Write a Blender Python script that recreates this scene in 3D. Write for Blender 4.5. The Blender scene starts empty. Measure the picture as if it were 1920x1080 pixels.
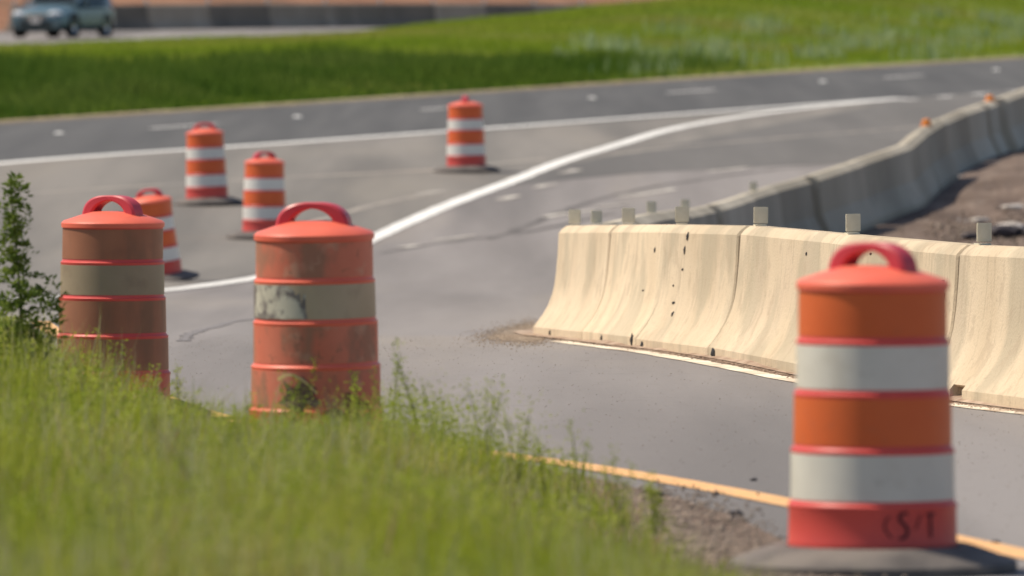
import bpy, bmesh, math, random
import numpy as np
from mathutils import Vector, Matrix
random.seed(7); R = np.random.default_rng(11)
rad = math.radians
scene = bpy.context.scene

# ------------------------------------------------------------ camera, sky, sun, exposure
cam_d = bpy.data.cameras.new('camera'); cam = bpy.data.objects.new('camera', cam_d)
scene.collection.objects.link(cam); scene.camera = cam
cam_d.lens = 300; cam_d.sensor_width = 36; cam_d.clip_start = 0.5; cam_d.clip_end = 6000
cam.location = (0, 0, 0); cam.rotation_euler = (rad(90 - 1.575), 0, 0)
cam_d.dof.use_dof = True; cam_d.dof.focus_distance = 48; cam_d.dof.aperture_fstop = 4.9
SUN_EL, SUN_AZ = 56.0, 281.0           # azimuth clockwise from +Y: from the left, a little behind the scene
world = bpy.data.worlds.new('World'); scene.world = world; world.use_nodes = True
wn = world.node_tree.nodes; sky = wn.new('ShaderNodeTexSky'); sky.sky_type = 'NISHITA'; sky.sun_disc = False
sky.sun_elevation = rad(SUN_EL); sky.sun_rotation = rad(SUN_AZ); sky.dust_density = 1.6; sky.air_density = 1.0
world.node_tree.links.new(sky.outputs[0], wn['Background'].inputs[0]); wn['Background'].inputs[1].default_value = 0.11
sl = bpy.data.lights.new('sun', 'SUN'); sl.energy = 4.6; sl.angle = rad(0.6); sl.color = (1.0, 0.89, 0.73)
sun = bpy.data.objects.new('sun', sl); scene.collection.objects.link(sun)
sv = Vector((math.sin(rad(SUN_AZ)) * math.cos(rad(SUN_EL)), math.cos(rad(SUN_AZ)) * math.cos(rad(SUN_EL)), math.sin(rad(SUN_EL))))
sun.rotation_euler = sv.to_track_quat('Z', 'Y').to_euler(); sun.location = (-40, 60, 60)
scene.view_settings.view_transform = 'Standard'; scene.view_settings.look = 'None'
scene.view_settings.gamma = 1; scene.view_settings.use_curve_mapping = False
scene.view_settings.exposure = 0.06

# ------------------------------------------------------------ helpers
C = scene.collection
def tag(o, label=None, cat=None, group=None, kind=None):
    if label: o['label'] = label
    if cat: o['category'] = cat
    if group: o['group'] = group
    if kind: o['kind'] = kind
    return o
def link(name, me, m=None, parent=None):
    if m is not None and not me.materials: me.materials.append(m)
    o = bpy.data.objects.new(name, me); C.objects.link(o)
    if parent is not None: o.parent = parent
    return o
def bm_obj(name, bm, m, parent=None, smooth=False):
    me = bpy.data.meshes.new(name); bmesh.ops.recalc_face_normals(bm, faces=bm.faces); bm.to_mesh(me); bm.free()
    if smooth:
        me.polygons.foreach_set('use_smooth', [True] * len(me.polygons)); me.set_sharp_from_angle(angle=rad(32))
    return link(name, me, m, parent)
def empty(name, loc=(0, 0, 0), rz=0):
    o = bpy.data.objects.new(name, None); C.objects.link(o); o.location = loc; o.rotation_euler = (0, 0, rz)
    o.empty_display_size = 0.1; return o
def children(o, allobs=None): return [c for c in bpy.data.objects if c.parent == o]
def box(bm, c, s, rot=None):
    r = bmesh.ops.create_cube(bm, size=1.0)
    M = Matrix.Translation(c) @ (rot if rot else Matrix.Identity(4)) @ Matrix.Diagonal((s[0], s[1], s[2], 1))
    bmesh.ops.transform(bm, matrix=M, verts=r['verts']); return r['verts']
def lathe(bm, prof, n=48, closed=False, wob=None):
    rings = []
    for r, z in prof:
        rings.append([bm.verts.new(((r + (wob(a, z) if wob else 0)) * math.cos(a), (r + (wob(a, z) if wob else 0)) * math.sin(a), z))
                      for a in [2 * math.pi * k / n for k in range(n)]])
    m = len(rings)
    for i in range(m if closed else m - 1):
        A, B = rings[i], rings[(i + 1) % m]
        for k in range(n): bm.faces.new((A[k], A[(k + 1) % n], B[(k + 1) % n], B[k]))
    return rings
def spline(pts, step):
    """Catmull-Rom through pts, resampled evenly"""
    p = np.array(pts, float); p = np.vstack([2 * p[0] - p[1], p, 2 * p[-1] - p[-2]]); out = []
    for i in range(1, len(p) - 2):
        for t in np.linspace(0, 1, 60, endpoint=False):
            out.append(0.5 * (2 * p[i] + (p[i + 1] - p[i - 1]) * t + (2 * p[i - 1] - 5 * p[i] + 4 * p[i + 1] - p[i + 2]) * t * t
                       + (-p[i - 1] + 3 * p[i] - 3 * p[i + 1] + p[i + 2]) * t ** 3))
    out.append(p[-2]); out = np.array(out)
    s = np.concatenate([[0], np.cumsum(np.linalg.norm(np.diff(out, axis=0), axis=1))])
    n = max(2, int(s[-1] / step) + 1); q = np.arange(n) * step if step > 1.5 else np.linspace(0, s[-1], n)
    return np.stack([np.interp(q, s, out[:, 0]), np.interp(q, s, out[:, 1])], 1)

# ------------------------------------------------------------ terrain height
KY = [-40, 0, 12, 20, 28.6, 36.4, 42.3, 46, 53, 60.4, 68, 80, 90, 100, 109, 115, 124, 140, 170, 220, 262, 290, 340, 420]
KZ = [-1.62, -1.62, -1.62, -1.66, -1.74, -1.74, -1.81, -1.86, -1.90, -2.04, -2.2, -2.34, -2.46, -2.5, -2.34, -2.06, -1.72, -1.42, -.92, -.1, .5, .8, 1.1, 1.4]
_ys = np.arange(-40, 420.01, 0.1)
def _table():
    K, Z = np.array(KY, float), np.array(KZ, float); d = np.diff(Z) / np.diff(K); m = np.zeros(len(K)); m[0] = d[0]; m[-1] = d[-1]
    for i in range(1, len(K) - 1):
        h0, h1 = K[i] - K[i - 1], K[i + 1] - K[i]; m[i] = (d[i - 1] * h1 + d[i] * h0) / (h0 + h1)
    i = np.clip(np.searchsorted(K, _ys) - 1, 0, len(K) - 2); h = K[i + 1] - K[i]; t = (_ys - K[i]) / h
    return (2 * t**3 - 3 * t * t + 1) * Z[i] + (t**3 - 2 * t * t + t) * h * m[i] + (-2 * t**3 + 3 * t * t) * Z[i + 1] + (t**3 - t * t) * h * m[i + 1]
_zs = _table()
AL = math.atan(0.31 / 0.95); TX, TY = math.sin(AL), math.cos(AL)      # highway direction t; n = (TY, -TX)
def off(x, y): return x * TY - y * TX
def OA(o, a): return (o * TY + a * TX, -o * TX + a * TY)
def sstep(v): v = np.clip(v, 0, 1); return v * v * (3 - 2 * v)
def H(x, y):
    x = np.asarray(x, float); y = np.asarray(y, float)
    z = np.interp(y, _ys, _zs); u = (-off(x, y) - 57) / 28.0
    bump = sstep((u - .25) / .5) * (1 - sstep((u - .86) / .14))
    z = z + np.interp(x, [-10, -6, -1.8, .4, 2.8, 8, 14, 24], [0, .12, .44, .56, .82, 1.25, 1.5, 1.8]) * bump
    e = np.clip(-off(x, y) - 104, 0, 60)
    return z + e * 0.22
def Hf(x, y): return float(H(x, y))

# ------------------------------------------------------------ materials
def mat(name): m = bpy.data.materials.new(name); m.use_nodes = True; return m, m.node_tree.nodes, m.node_tree.links, m.node_tree.nodes['Principled BSDF']
def pbr(name, col, col2=None, *a, **k):
    vary = k.pop('vary', 0); m = _pbr(name, col, col2, *a, **k)
    if vary:
        N, L = m.node_tree.nodes, m.node_tree.links; B = N['Principled BSDF']; ln = B.inputs['Base Color'].links[0]; src = ln.from_socket
        oi = N.new('ShaderNodeObjectInfo'); mr = N.new('ShaderNodeMapRange'); mr.inputs['To Min'].default_value = 1 - vary; mr.inputs['To Max'].default_value = 1 + vary * .6
        L.new(oi.outputs['Random'], mr.inputs['Value']); hs = N.new('ShaderNodeHueSaturation'); L.new(mr.outputs[0], hs.inputs['Value']); L.new(src, hs.inputs['Color']); L.new(hs.outputs[0], B.inputs['Base Color'])
    return m
def _pbr(name, col, col2=None, scale=5.0, rough=0.8, bump=0.0, bscale=60.0, stretch=None, spec=0.3, metal=0.0, stains=None, transl=0.0, detail=5, lo=.35, hi=.65, bdist=.01):
    m, N, L, B = mat(name)
    B.inputs['Roughness'].default_value = rough; B.inputs['Specular IOR Level'].default_value = spec; B.inputs['Metallic'].default_value = metal
    tc = N.new('ShaderNodeTexCoord'); mp = N.new('ShaderNodeMapping')
    oi = N.new('ShaderNodeObjectInfo'); vm = N.new('ShaderNodeVectorMath'); vm.operation = 'MULTIPLY_ADD'; vm.inputs[1].default_value = (3.7, 2.3, 5.1)
    L.new(oi.outputs['Location'], vm.inputs[0]); L.new(tc.outputs['Object'], vm.inputs[2]); L.new(vm.outputs[0], mp.inputs[0])
    if stretch:
        mp.inputs['Rotation'].default_value = (0, 0, stretch[0]); mp.inputs['Scale'].default_value = stretch[1]
    c_out = None
    if col2 is None: B.inputs['Base Color'].default_value = (*col, 1)
    else:
        n = N.new('ShaderNodeTexNoise'); n.inputs['Scale'].default_value = scale; n.inputs['Detail'].default_value = detail; L.new(mp.outputs[0], n.inputs[0])
        r = N.new('ShaderNodeValToRGB'); r.color_ramp.elements[0].position = lo; r.color_ramp.elements[1].position = hi
        r.color_ramp.elements[0].color = (*col, 1); r.color_ramp.elements[1].color = (*col2, 1); L.new(n.outputs['Fac'], r.inputs[0]); c_out = r.outputs[0]
    if c_out is not None and stains:
        for sc, lo2, hi2, scol, amt, st in stains:
            mp2 = N.new('ShaderNodeMapping'); L.new(vm.outputs[0], mp2.inputs[0]); mp2.inputs['Scale'].default_value = st
            if stretch: mp2.inputs['Rotation'].default_value = (0, 0, stretch[0])
            n2 = N.new('ShaderNodeTexNoise'); n2.inputs['Scale'].default_value = sc; n2.inputs['Detail'].default_value = 6; L.new(mp2.outputs[0], n2.inputs[0])
            mr = N.new('ShaderNodeMapRange'); mr.inputs['From Min'].default_value = lo2; mr.inputs['From Max'].default_value = hi2
            mr.inputs['To Max'].default_value = amt; L.new(n2.outputs['Fac'], mr.inputs['Value'])
            mx = N.new('ShaderNodeMix'); mx.data_type = 'RGBA'; L.new(mr.outputs[0], mx.inputs[0]); L.new(c_out, mx.inputs[6]); mx.inputs[7].default_value = (*scol, 1); c_out = mx.outputs[2]
    if c_out is not None: L.new(c_out, B.inputs['Base Color'])
    if bump:
        nb = N.new('ShaderNodeTexNoise'); nb.inputs['Scale'].default_value = bscale; nb.inputs['Detail'].default_value = 4; L.new(tc.outputs['Object'], nb.inputs[0])
        bp = N.new('ShaderNodeBump'); bp.inputs['Strength'].default_value = bump; bp.inputs['Distance'].default_value = bdist; L.new(nb.outputs['Fac'], bp.inputs['Height']); L.new(bp.outputs[0], B.inputs['Normal'])
    if transl:
        t = N.new('ShaderNodeBsdfTranslucent'); ms = N.new('ShaderNodeMixShader'); ms.inputs[0].default_value = transl
        if c_out is not None: L.new(c_out, t.inputs[0])
        else: t.inputs[0].default_value = (*col, 1)
        L.new(B.outputs[0], ms.inputs[1]); L.new(t.outputs[0], ms.inputs[2]); L.new(ms.outputs[0], N['Material Output'].inputs[0])
    return m
ROT = AL
M = {}
M['soil'] = pbr('soil', (.13, .085, .05), (.22, .155, .10), 1.2, .95, .6, 20)
M['green_soil'] = pbr('green_soil', (.10, .14, .025), (.17, .21, .04), .35, .95, .5, 8, stains=[(.12, .52, .7, (.20, .16, .06), .5, (1, 1, 1))])
M['red_dirt'] = pbr('red_dirt', (.23, .105, .055), (.33, .17, .095), .4, .95, .4, 6, stains=[(.3, .5, .6, (.16, .09, .05), .6, (1, 1, 1))])
M['dark_asphalt'] = pbr('dark_asphalt', (.080, .079, .077), (.105, .103, .10), 1.0, .8, .3, 90, stretch=(ROT, (1.4, .05, 1)), stains=[(1.2, .5, .72, (.062, .061, .06), .7, (.9, .03, 1))])
M['asphalt'] = pbr('asphalt', (.200, .184, .176), (.262, .242, .232), .8, .85, .4, 120, stretch=(rad(4), (1.3, .07, 1)),
                   stains=[(.75, .50, .66, (.135, .127, .123), .6, (.9, .04, 1)), (.5, .54, .72, (.31, .275, .235), .55, (1, .12, 1)), (5, .60, .75, (.155, .14, .13), .35, (1, 1, 1)), (90, .55, .7, (.13, .12, .115), .35, (1, 1, 1)), (70, .62, .7, (.40, .37, .33), .4, (1, 1, 1))])
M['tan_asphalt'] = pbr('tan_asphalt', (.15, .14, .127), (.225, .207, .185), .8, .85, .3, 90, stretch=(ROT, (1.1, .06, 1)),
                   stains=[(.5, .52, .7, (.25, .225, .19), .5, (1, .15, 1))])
M['white_paint'] = pbr('white_paint', (.80, .785, .74), (.88, .865, .82), 3, .6, stains=[(5, .56, .66, (.50, .47, .43), .55, (1, 1, 1)), (30, .58, .66, (.35, .33, .31), .6, (1, 1, 1))])
M['worn_edge'] = pbr('worn_edge', (.66, .56, .42), (.82, .76, .62), 2.5, .7, stains=[(3.5, .52, .66, (.38, .27, .19), .75, (1, 1, 1))])
M['orange_paint'] = pbr('orange_paint', (.76, .42, .17), (.84, .48, .21), 4, .7, stains=[(8, .54, .66, (.50, .32, .18), .6, (1, 1, 1)), (40, .57, .65, (.30, .23, .18), .6, (1, 1, 1))])
M['faded_paint'] = pbr('faded_paint', (.24, .22, .20), (.36, .32, .27), 2.0, .8)
M['worn_white'] = pbr('worn_white', (.34, .31, .28), (.66, .62, .55), 2.5, .8)
M['dark_seam'] = pbr('dark_seam', (.115, .105, .10), (.15, .14, .13), 1.5, .85)
M['tan_edge'] = pbr('tan_edge', (.30, .22, .13), (.36, .29, .19), .5, .9)
M['concrete'] = pbr('concrete', (.57, .455, .31), (.67, .55, .39), 1.1, .9, .35, 60, vary=.12,
                   stains=[(.9, .50, .58, (.38, .33, .235), .55, (1.2, 1.2, .9)), (7, .57, .64, (.36, .29, .20), .3, (2.6, 2.6, .22)), (.8, .55, .75, (.62, .48, .35), .5, (1, 1, 1)), (5, .57, .64, (.42, .33, .23), .4, (1, 1, 1)), (30, .62, .70, (.26, .21, .16), .35, (1, 1, 1))])
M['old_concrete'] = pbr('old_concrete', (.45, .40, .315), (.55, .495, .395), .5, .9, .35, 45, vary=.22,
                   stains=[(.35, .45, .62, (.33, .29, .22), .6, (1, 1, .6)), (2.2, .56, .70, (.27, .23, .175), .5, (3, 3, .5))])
M['far_concrete'] = pbr('far_concrete', (.27, .225, .175), (.38, .32, .255), .6, .9, stains=[(.35, .45, .6, (.16, .135, .105), .7, (1, 1, .3))])
M['dirt'] = pbr('dirt', (.145, .100, .075), (.23, .165, .125), 3.4, .95, .9, 22, stains=[(9, .55, .62, (.36, .27, .21), .6, (1, 1, 1)), (16, .54, .62, (.07, .05, .045), .7, (1, 1, 1))], bdist=.05)
M['strip_dirt'] = pbr('strip_dirt', (.115, .082, .064), (.185, .138, .11), .8, .95, .7, 14, stains=[(.45, .5, .58, (.085, .06, .048), .8, (1, .4, 1)), (3, .58, .68, (.30, .25, .21), .5, (1, .3, 1))], bdist=.03)
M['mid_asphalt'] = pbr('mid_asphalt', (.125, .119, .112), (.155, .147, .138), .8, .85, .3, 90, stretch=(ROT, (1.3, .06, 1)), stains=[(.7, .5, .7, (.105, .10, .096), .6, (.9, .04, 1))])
M['stone'] = pbr('stone', (.16, .125, .10), (.36, .29, .23), 9, .9, .4, 40)
M['dark_stone'] = pbr('dark_stone', (.05, .045, .05), (.08, .07, .075), 9, .9)
M['pale_debris'] = pbr('pale_debris', (.42, .38, .34), (.60, .55, .50), 7, .8)
def grassmat(n, a, b, c, tr=.35, sc=1.6): return pbr(n, a, b, sc, .8, spec=.08, stains=[(.55 * sc, .50, .66, c, .7, (1, 1, 1)), (40, .45, .75, tuple(v * .6 for v in a), .6, (1, 1, 1))], transl=tr)
M['grass'] = grassmat('grass', (.31, .385, .034), (.46, .49, .058), (.55, .45, .17), .5, 1.3)
M['weed'] = pbr('weed', (.25, .32, .035), (.39, .44, .07), 5, .8, spec=.08, transl=.47)
M['pale_weed'] = pbr('pale_weed', (.42, .43, .20), (.52, .50, .30), 9, .8, spec=.1, transl=.4)
M['median'] = grassmat('median', (.22, .315, .026), (.33, .39, .045), (.40, .34, .11), .44, .16)
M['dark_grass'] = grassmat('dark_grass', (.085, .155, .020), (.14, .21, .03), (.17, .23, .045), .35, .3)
M['seedhead'] = pbr('seedhead', (.26, .36, .14), (.42, .48, .28), 3, .8, spec=.1, transl=.4)
M['dry'] = pbr('dry', (.33, .23, .12), (.42, .31, .18), 5, .8, transl=.2)
M['bush'] = pbr('bush', (.10, .16, .03), (.20, .26, .05), 6, .8, spec=.1, transl=.4)
M['stem'] = pbr('stem', (.12, .13, .05), None, rough=.7)
# traffic drum plastics and sheetings
M['plastic'] = pbr('plastic', (.76, .14, .085), (.82, .17, .10), 4, .45, spec=.4, bump=.05, bscale=30)
M['plastic_red'] = pbr('plastic_red', (.62, .075, .065), (.68, .09, .075), 5, .45, spec=.4, stains=[(3, .55, .75, (.42, .06, .055), .5, (1, 1, 1)), (30, .6, .75, (.4, .08, .07), .4, (1, 1, 1))])
M['handle'] = pbr('handle', (.50, .045, .065), (.56, .055, .07), 4, .4, spec=.45)
M['sheet_orange'] = pbr('sheet_orange', (.62, .122, .034), (.68, .145, .042), 3, .4, spec=.3, stains=[(6, .6, .8, (.42, .10, .05), .35, (1, 1, 1)), (25, .6, .75, (.4, .13, .07), .3, (1, 1, 1))])
M['sheet_white'] = pbr('sheet_white', (.60, .575, .51), (.66, .635, .565), 4, .4, spec=.3, stains=[(5, .56, .75, (.42, .37, .29), .5, (1, 1, 1)), (22, .6, .75, (.4, .36, .3), .3, (1, 1, 1))])
M['far_orange'] = pbr('far_orange', (.66, .12, .034), (.72, .14, .042), 3, .4, spec=.3)
M['far_white'] = pbr('far_white', (.66, .64, .60), (.72, .70, .65), 3, .4, spec=.3)
M['brown_orange'] = pbr('brown_orange', (.29, .12, .068), (.35, .15, .085), 4, .5, stains=[(7, .55, .75, (.18, .09, .06), .5, (1, 1, 1)), (3, .52, .66, (.17, .10, .06), .6, (2, 2, .5))])
M['brown_white'] = pbr('brown_white', (.27, .215, .14), (.31, .25, .17), 4, .5, stains=[(7, .55, .75, (.18, .13, .09), .5, (1, 1, 1))])
M['worn_orange'] = pbr('worn_orange', (.60, .165, .10), (.68, .22, .14), 3, .6, stains=[(4.5, .52, .64, (.30, .17, .11), .75, (1.5, 1.5, .8)), (9, .58, .7, (.60, .38, .26), .5, (1, 1, 1)), (30, .6, .7, (.22, .12, .08), .5, (1, 1, 1))])
M['worn_sheet'] = pbr('worn_sheet', (.50, .47, .38), (.60, .57, .48), 3, .6, stains=[(7, .44, .52, (.17, .145, .14), .85, (1.3, 1.3, 1)), (16, .56, .62, (.10, .08, .085), .7, (1, 1, 1))])
M['tan_sheet'] = pbr('tan_sheet', (.42, .33, .22), (.50, .40, .28), 3, .6, stains=[(6, .55, .7, (.30, .22, .15), .5, (1, 1, 1))])
M['rubber'] = pbr('rubber', (.10, .09, .085), (.15, .135, .125), 6, .85, .3, 60, stains=[(3, .5, .7, (.21, .18, .155), .6, (1, 1, 1))])
M['ink'] = pbr('ink', (.05, .012, .02), None, rough=.6)
M['black'] = pbr('black', (.02, .018, .018), None, rough=.8)
M['reflector'] = pbr('reflector', (.66, .61, .46), (.72, .67, .52), 20, .5)
M['orange_reflector'] = pbr('orange_reflector', (.75, .25, .04), None, rough=.4)
M['steel'] = pbr('steel', (.10, .085, .08), None, rough=.6, metal=.4)

# ------------------------------------------------------------ sheets draped on the terrain
def sheet(name, A, B, nu, nv, m, dz=0.0, relief=0.0, parent=None, kind='structure', smooth=True):
    """surface between two ground polylines, draped on the terrain"""
    def rs(P, n):
        P = np.array(P, float); s = np.concatenate([[0], np.cumsum(np.linalg.norm(np.diff(P, axis=0), axis=1))])
        q = np.linspace(0, s[-1], n); return np.stack([np.interp(q, s, P[:, 0]), np.interp(q, s, P[:, 1])], 1)
    A, B = (rs(A, nu), rs(B, nu)) if len(A) != nu else (np.array(A), np.array(B))
    v = np.linspace(0, 1, nv)[None, :, None]; P = A[:, None, :] * (1 - v) + B[:, None, :] * v
    z = H(P[..., 0], P[..., 1]) + dz
    if relief:
        w = np.minimum(np.minimum(v[..., 0], 1 - v[..., 0]) * 6, 1)
        n = np.zeros_like(z)
        for k in range(14):
            f = 0.4 * 1.45 ** k; a, b = R.normal(size=2); ph = R.uniform(0, 6.28)
            n += np.sin((P[..., 0] * a * 2 + P[..., 1] * b) * f + ph) / (1 + .35 * k)
        z = z + relief * (n / 3 + .6) * w
    V = np.dstack([P, z[..., None]]).reshape(-1, 3)
    i = (np.arange(nu - 1)[:, None] * nv + np.arange(nv - 1)[None, :]).ravel()
    Fq = np.stack([i, i + nv, i + nv + 1, i + 1], 1)
    me = mesh_np(name, V, Fq)
    me.polygons.foreach_set('use_smooth', np.full(len(Fq), smooth))
    # face up
    me.update()
    if me.polygons[0].normal.z < 0: me.flip_normals()
    o = link(name, me, m, parent)
    if kind and parent is None: o['kind'] = kind
    return o
def mesh_np(name, V, F):
    me = bpy.data.meshes.new(name); k = F.shape[1]
    me.vertices.add(len(V)); me.vertices.foreach_set('co', V.astype(np.float32).ravel())
    me.loops.add(F.size); me.loops.foreach_set('vertex_index', F.astype(np.int32).ravel())
    me.polygons.add(len(F)); me.polygons.foreach_set('loop_start', np.arange(len(F), dtype=np.int32) * k)
    me.update(calc_edges=True); me.validate(); return me
def ribbon(name, pts, w, m, dz, parent, ragged=0.0):
    """painted line along ground points"""
    p = spline(pts, .45); d = np.gradient(p, axis=0); d /= np.linalg.norm(d, axis=1)[:, None]; nn = np.stack([d[:, 1], -d[:, 0]], 1)
    wa = w / 2 + R.uniform(-ragged, ragged, len(p)); wb = w / 2 + R.uniform(-ragged, ragged, len(p))
    A = p - nn * wa[:, None]; B = p + nn * wb[:, None]
    return sheet(name, A, B, len(p), 2, m, dz, parent=parent, kind=None)

# base ground reaching the horizon, a little below everything laid on it
gx = np.concatenate([[-3000, -1500, -700, -350, -180], np.arange(-100, 101, 2.5), [180, 350, 700, 1500, 3000]])
gy = np.concatenate([[-3000, -1000, -400, -150], np.arange(-60, 431, 2.0), [520, 700, 1100, 2000, 3500]])
GX, GY = np.meshgrid(gx, gy, indexing='ij'); GZ = H(GX, GY) - .10
V = np.stack([GX, GY, GZ], -1).reshape(-1, 3); nv = len(gy)
i = (np.arange(len(gx) - 1)[:, None] * nv + np.arange(nv - 1)[None, :]).ravel()
tag(link('ground', mesh_np('ground', V, np.stack([i, i + nv, i + nv + 1, i + 1], 1)), M['soil']), kind='structure')

GB = [(-16, 70), (-7, 69), (-3.94, 65.7), (-2.9, 54.4), (-2.2, 47.2), (-1.7, 43.2), (-1.27, 39.8), (-.75, 37.3), (-.25, 36.2), (.2, 34.5),
      (.5, 32.3), (.68, 30.3), (.84, 28.3), (1.15, 25), (1.9, 20), (3.5, 14), (7, 7), (14, 0), (30, -12)]     # edge of the pavement's dirt margin
GBs = spline(GB, 1.0)
road = sheet('ramp_road', [OA(-44.6, a) for a in np.linspace(40, 330, 60)], GBs, 330, 150, M['asphalt'])
main = sheet('highway_road', [OA(-44.6, a) for a in np.linspace(0, 420, 60)], [OA(-55.9, a) for a in np.linspace(0, 420, 60)], 500, 14, M['dark_asphalt'])
far = sheet('opposite_road', [OA(-87, a) for a in np.linspace(120, 420, 60)], [OA(-103, a) for a in np.linspace(120, 420, 60)], 240, 14, M['asphalt'])
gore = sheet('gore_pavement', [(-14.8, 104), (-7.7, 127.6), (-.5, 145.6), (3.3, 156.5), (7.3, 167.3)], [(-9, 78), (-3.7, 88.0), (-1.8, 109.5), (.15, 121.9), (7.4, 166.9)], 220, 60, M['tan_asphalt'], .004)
sheet('far_falloff_pavement', [(-.35, 119.0), (0, 120), (1.86, 123.6), (3.44, 125.3), (4.9, 127.3), (7.2, 131), (12, 140)], [(-.2, 120.2), (.15, 121.9), (1.16, 131.8), (2.67, 146.2), (4.35, 156.6), (6.09, 164.6), (7.75, 170.7), (14, 189)], 160, 50, M['mid_asphalt'], .0032)  # darker sheet: the ramp's brightness falloff with distance, put into the colour
sheet('dirt_embankment', [OA(-103.6, a) for a in np.linspace(120, 420, 60)], [OA(-170, a) for a in np.linspace(120, 420, 60)], 160, 40, M['red_dirt'], 0.0, .25)
sheet('median_ground', [OA(-55.9, a) for a in np.linspace(40, 420, 60)], [OA(-87, a) for a in np.linspace(120, 420, 60)], 300, 60, M['green_soil'], .01)
sheet('verge_ground', GBs, [(x - 30, y - 28) for x, y in GBs], 200, 50, M['soil'], .005)
DB = spline([(-2.05, 46.6), (-1.6, 43.2), (-1.1, 39.9), (-.55, 37.6), (-.02, 36.2), (.42, 34.3), (.78, 32.3), (.98, 30.3), (1.15, 28.3), (1.5, 25), (2.3, 20)], .4)
DA = spline([(-2.35, 46.6), (-1.9, 43.0), (-1.5, 39.5), (-1.0, 37.0), (-.55, 35.8), (-.15, 34.0), (.1, 32.3), (.2, 30.3), (.3, 28.3), (.5, 25), (1.0, 20)], .4)
sheet('dirt_shoulder', DB, DA, 140, 24, M['dirt'], .006, .004)

# paint on the roads
ribbon('edge_line', [(-30, 58), (-16.6, 97), (-9.6, 121.0), (-4.48, 135.8), (-.46, 147.0), (3.34, 158.2), (7.79, 171.0)], .33, M['white_paint'], .0065, road, .008)
ribbon('edge_line', [(-9, 74.5), (-6, 79.0), (-4.3, 83.3), (-3.56, 87.7), (-2.84, 94.7), (-2.29, 102.0), (-1.72, 109.0), (-.86, 115.2), (.15, 122.3), (1.16, 131.7), (2.67, 146), (4.35, 156.5), (6.09, 164.6), (7.75, 170.6)], .255, M['white_paint'], .0085, road, .012)
ribbon('edge_line', [(-6.5, 67), (-4.4, 72), (-3.95, 71.5), (-3.3, 63), (-2.3, 50.2), (-1.47, 42.5), (-.6, 38.9), (.23, 36.1), (1.07, 32.9), (1.61, 30.4), (2.4, 27), (4, 21.5), (7, 15.5), (14, 9)][2:], .17, M['orange_paint'], .004, road, .003)
ribbon('edge_line', [(.33, 60.5), (.55, 57.9), (.76, 55.9), (1.04, 53.2), (1.47, 49.9), (1.90, 47.1), (2.33, 44.6), (2.82, 41.9), (3.8, 37), (6, 30)], .14, M['worn_edge'], .004, road, .010)
ribbon('edge_line', [OA(-55.2, a) for a in np.linspace(60, 400, 100)], .14, M['tan_edge'], .006, main, .01)
ribbon('shoulder_strip', [OA(-55.75, a) for a in np.linspace(60, 400, 100)], .5, M['tan_edge'], .010, main, .1)
for k, xs in enumerate([-15.6, -10.9, -6.24, -1.71, 3.2, 8.35, 13.4]):
    o_ = -51.55; a0 = (xs - o_ * TY) / TX
    ribbon('lane_dash', [OA(o_, a0), OA(o_, a0 + 1.7), OA(o_, a0 + 3.4)], .15, M['white_paint'], .008, main, .01)
for xs in (7.2, 8.05, 8.9, 9.8, 10.7):
    o_ = -45.2; a0 = (xs + .55 - o_ * TY) / TX
    ribbon('lane_dash', [OA(o_, a0), OA(o_, a0 + .55), OA(o_, a0 + 1.1)], .2, M['white_paint'], .008, main, .01)
ribbon('pavement_seam', [(-9, 114.5), (-7.04, 117.3), (-5.66, 119.2), (-3.5, 121.8), (-1.01, 124.8), (.56, 129.1)], .22, M['faded_paint'], .007, gore, .05)
ribbon('pavement_seam', [(1.38, 130.4), (2.72, 135.9), (4.79, 142.0), (6.82, 147.5), (9.5, 156)], .16, M['faded_paint'], .006, road, .04)
ribbon('pavement_seam', [(-3.4, 108.5), (-2.52, 112.1), (-1.46, 116.8), (-.44, 118.4)], .14, M['faded_paint'], .007, gore, .05)
ribbon('pavement_seam', [(-.3, 108.4), (1.4, 117.5), (3.2, 123.0), (5.0, 127.5), (6.4, 132)], .10, M['dark_seam'], .0045, road, .04)
ribbon('pavement_seam', [(-1.6, 104.6), (-.9, 107.4), (.35, 110.4), (1.3, 113.5)], .10, M['dark_seam'], .0045, road, .05)
for a, b in [((-.97, 108.0), (-.46, 109.2)), ((2.85, 124.0), (3.45, 125.3)), ((.45, 112.8), (1.1, 114.2)), ((1.2, 114.9), (1.6, 115.6)), ((-1.4, 106.2), (-1.15, 106.8)), ((1.5, 117), (2.3, 119)),
             ((-1.3, 117.7), (-.9, 118.6)), ((.7, 123.5), (.95, 124.6)), ((.35, 119.3), (.6, 120.4)), ((-.15, 116.4), (.1, 117.4))]:
    ribbon('faded_dash', [a, ((a[0] + b[0]) / 2, (a[1] + b[1]) / 2), b], .13, M['worn_white'], .0075, road, .05)
# dark tyre scrub marks sweeping round the ramp
ribbon('tyre_mark', [(-2.32, 60.5), (-2.42, 63.5), (-2.46, 67), (-2.36, 71), (-2.15, 73.5)], .09, pbr('rubber_mark', (.185, .17, .168), (.215, .20, .195), 1.5, .8), .004, road, .03)
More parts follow.
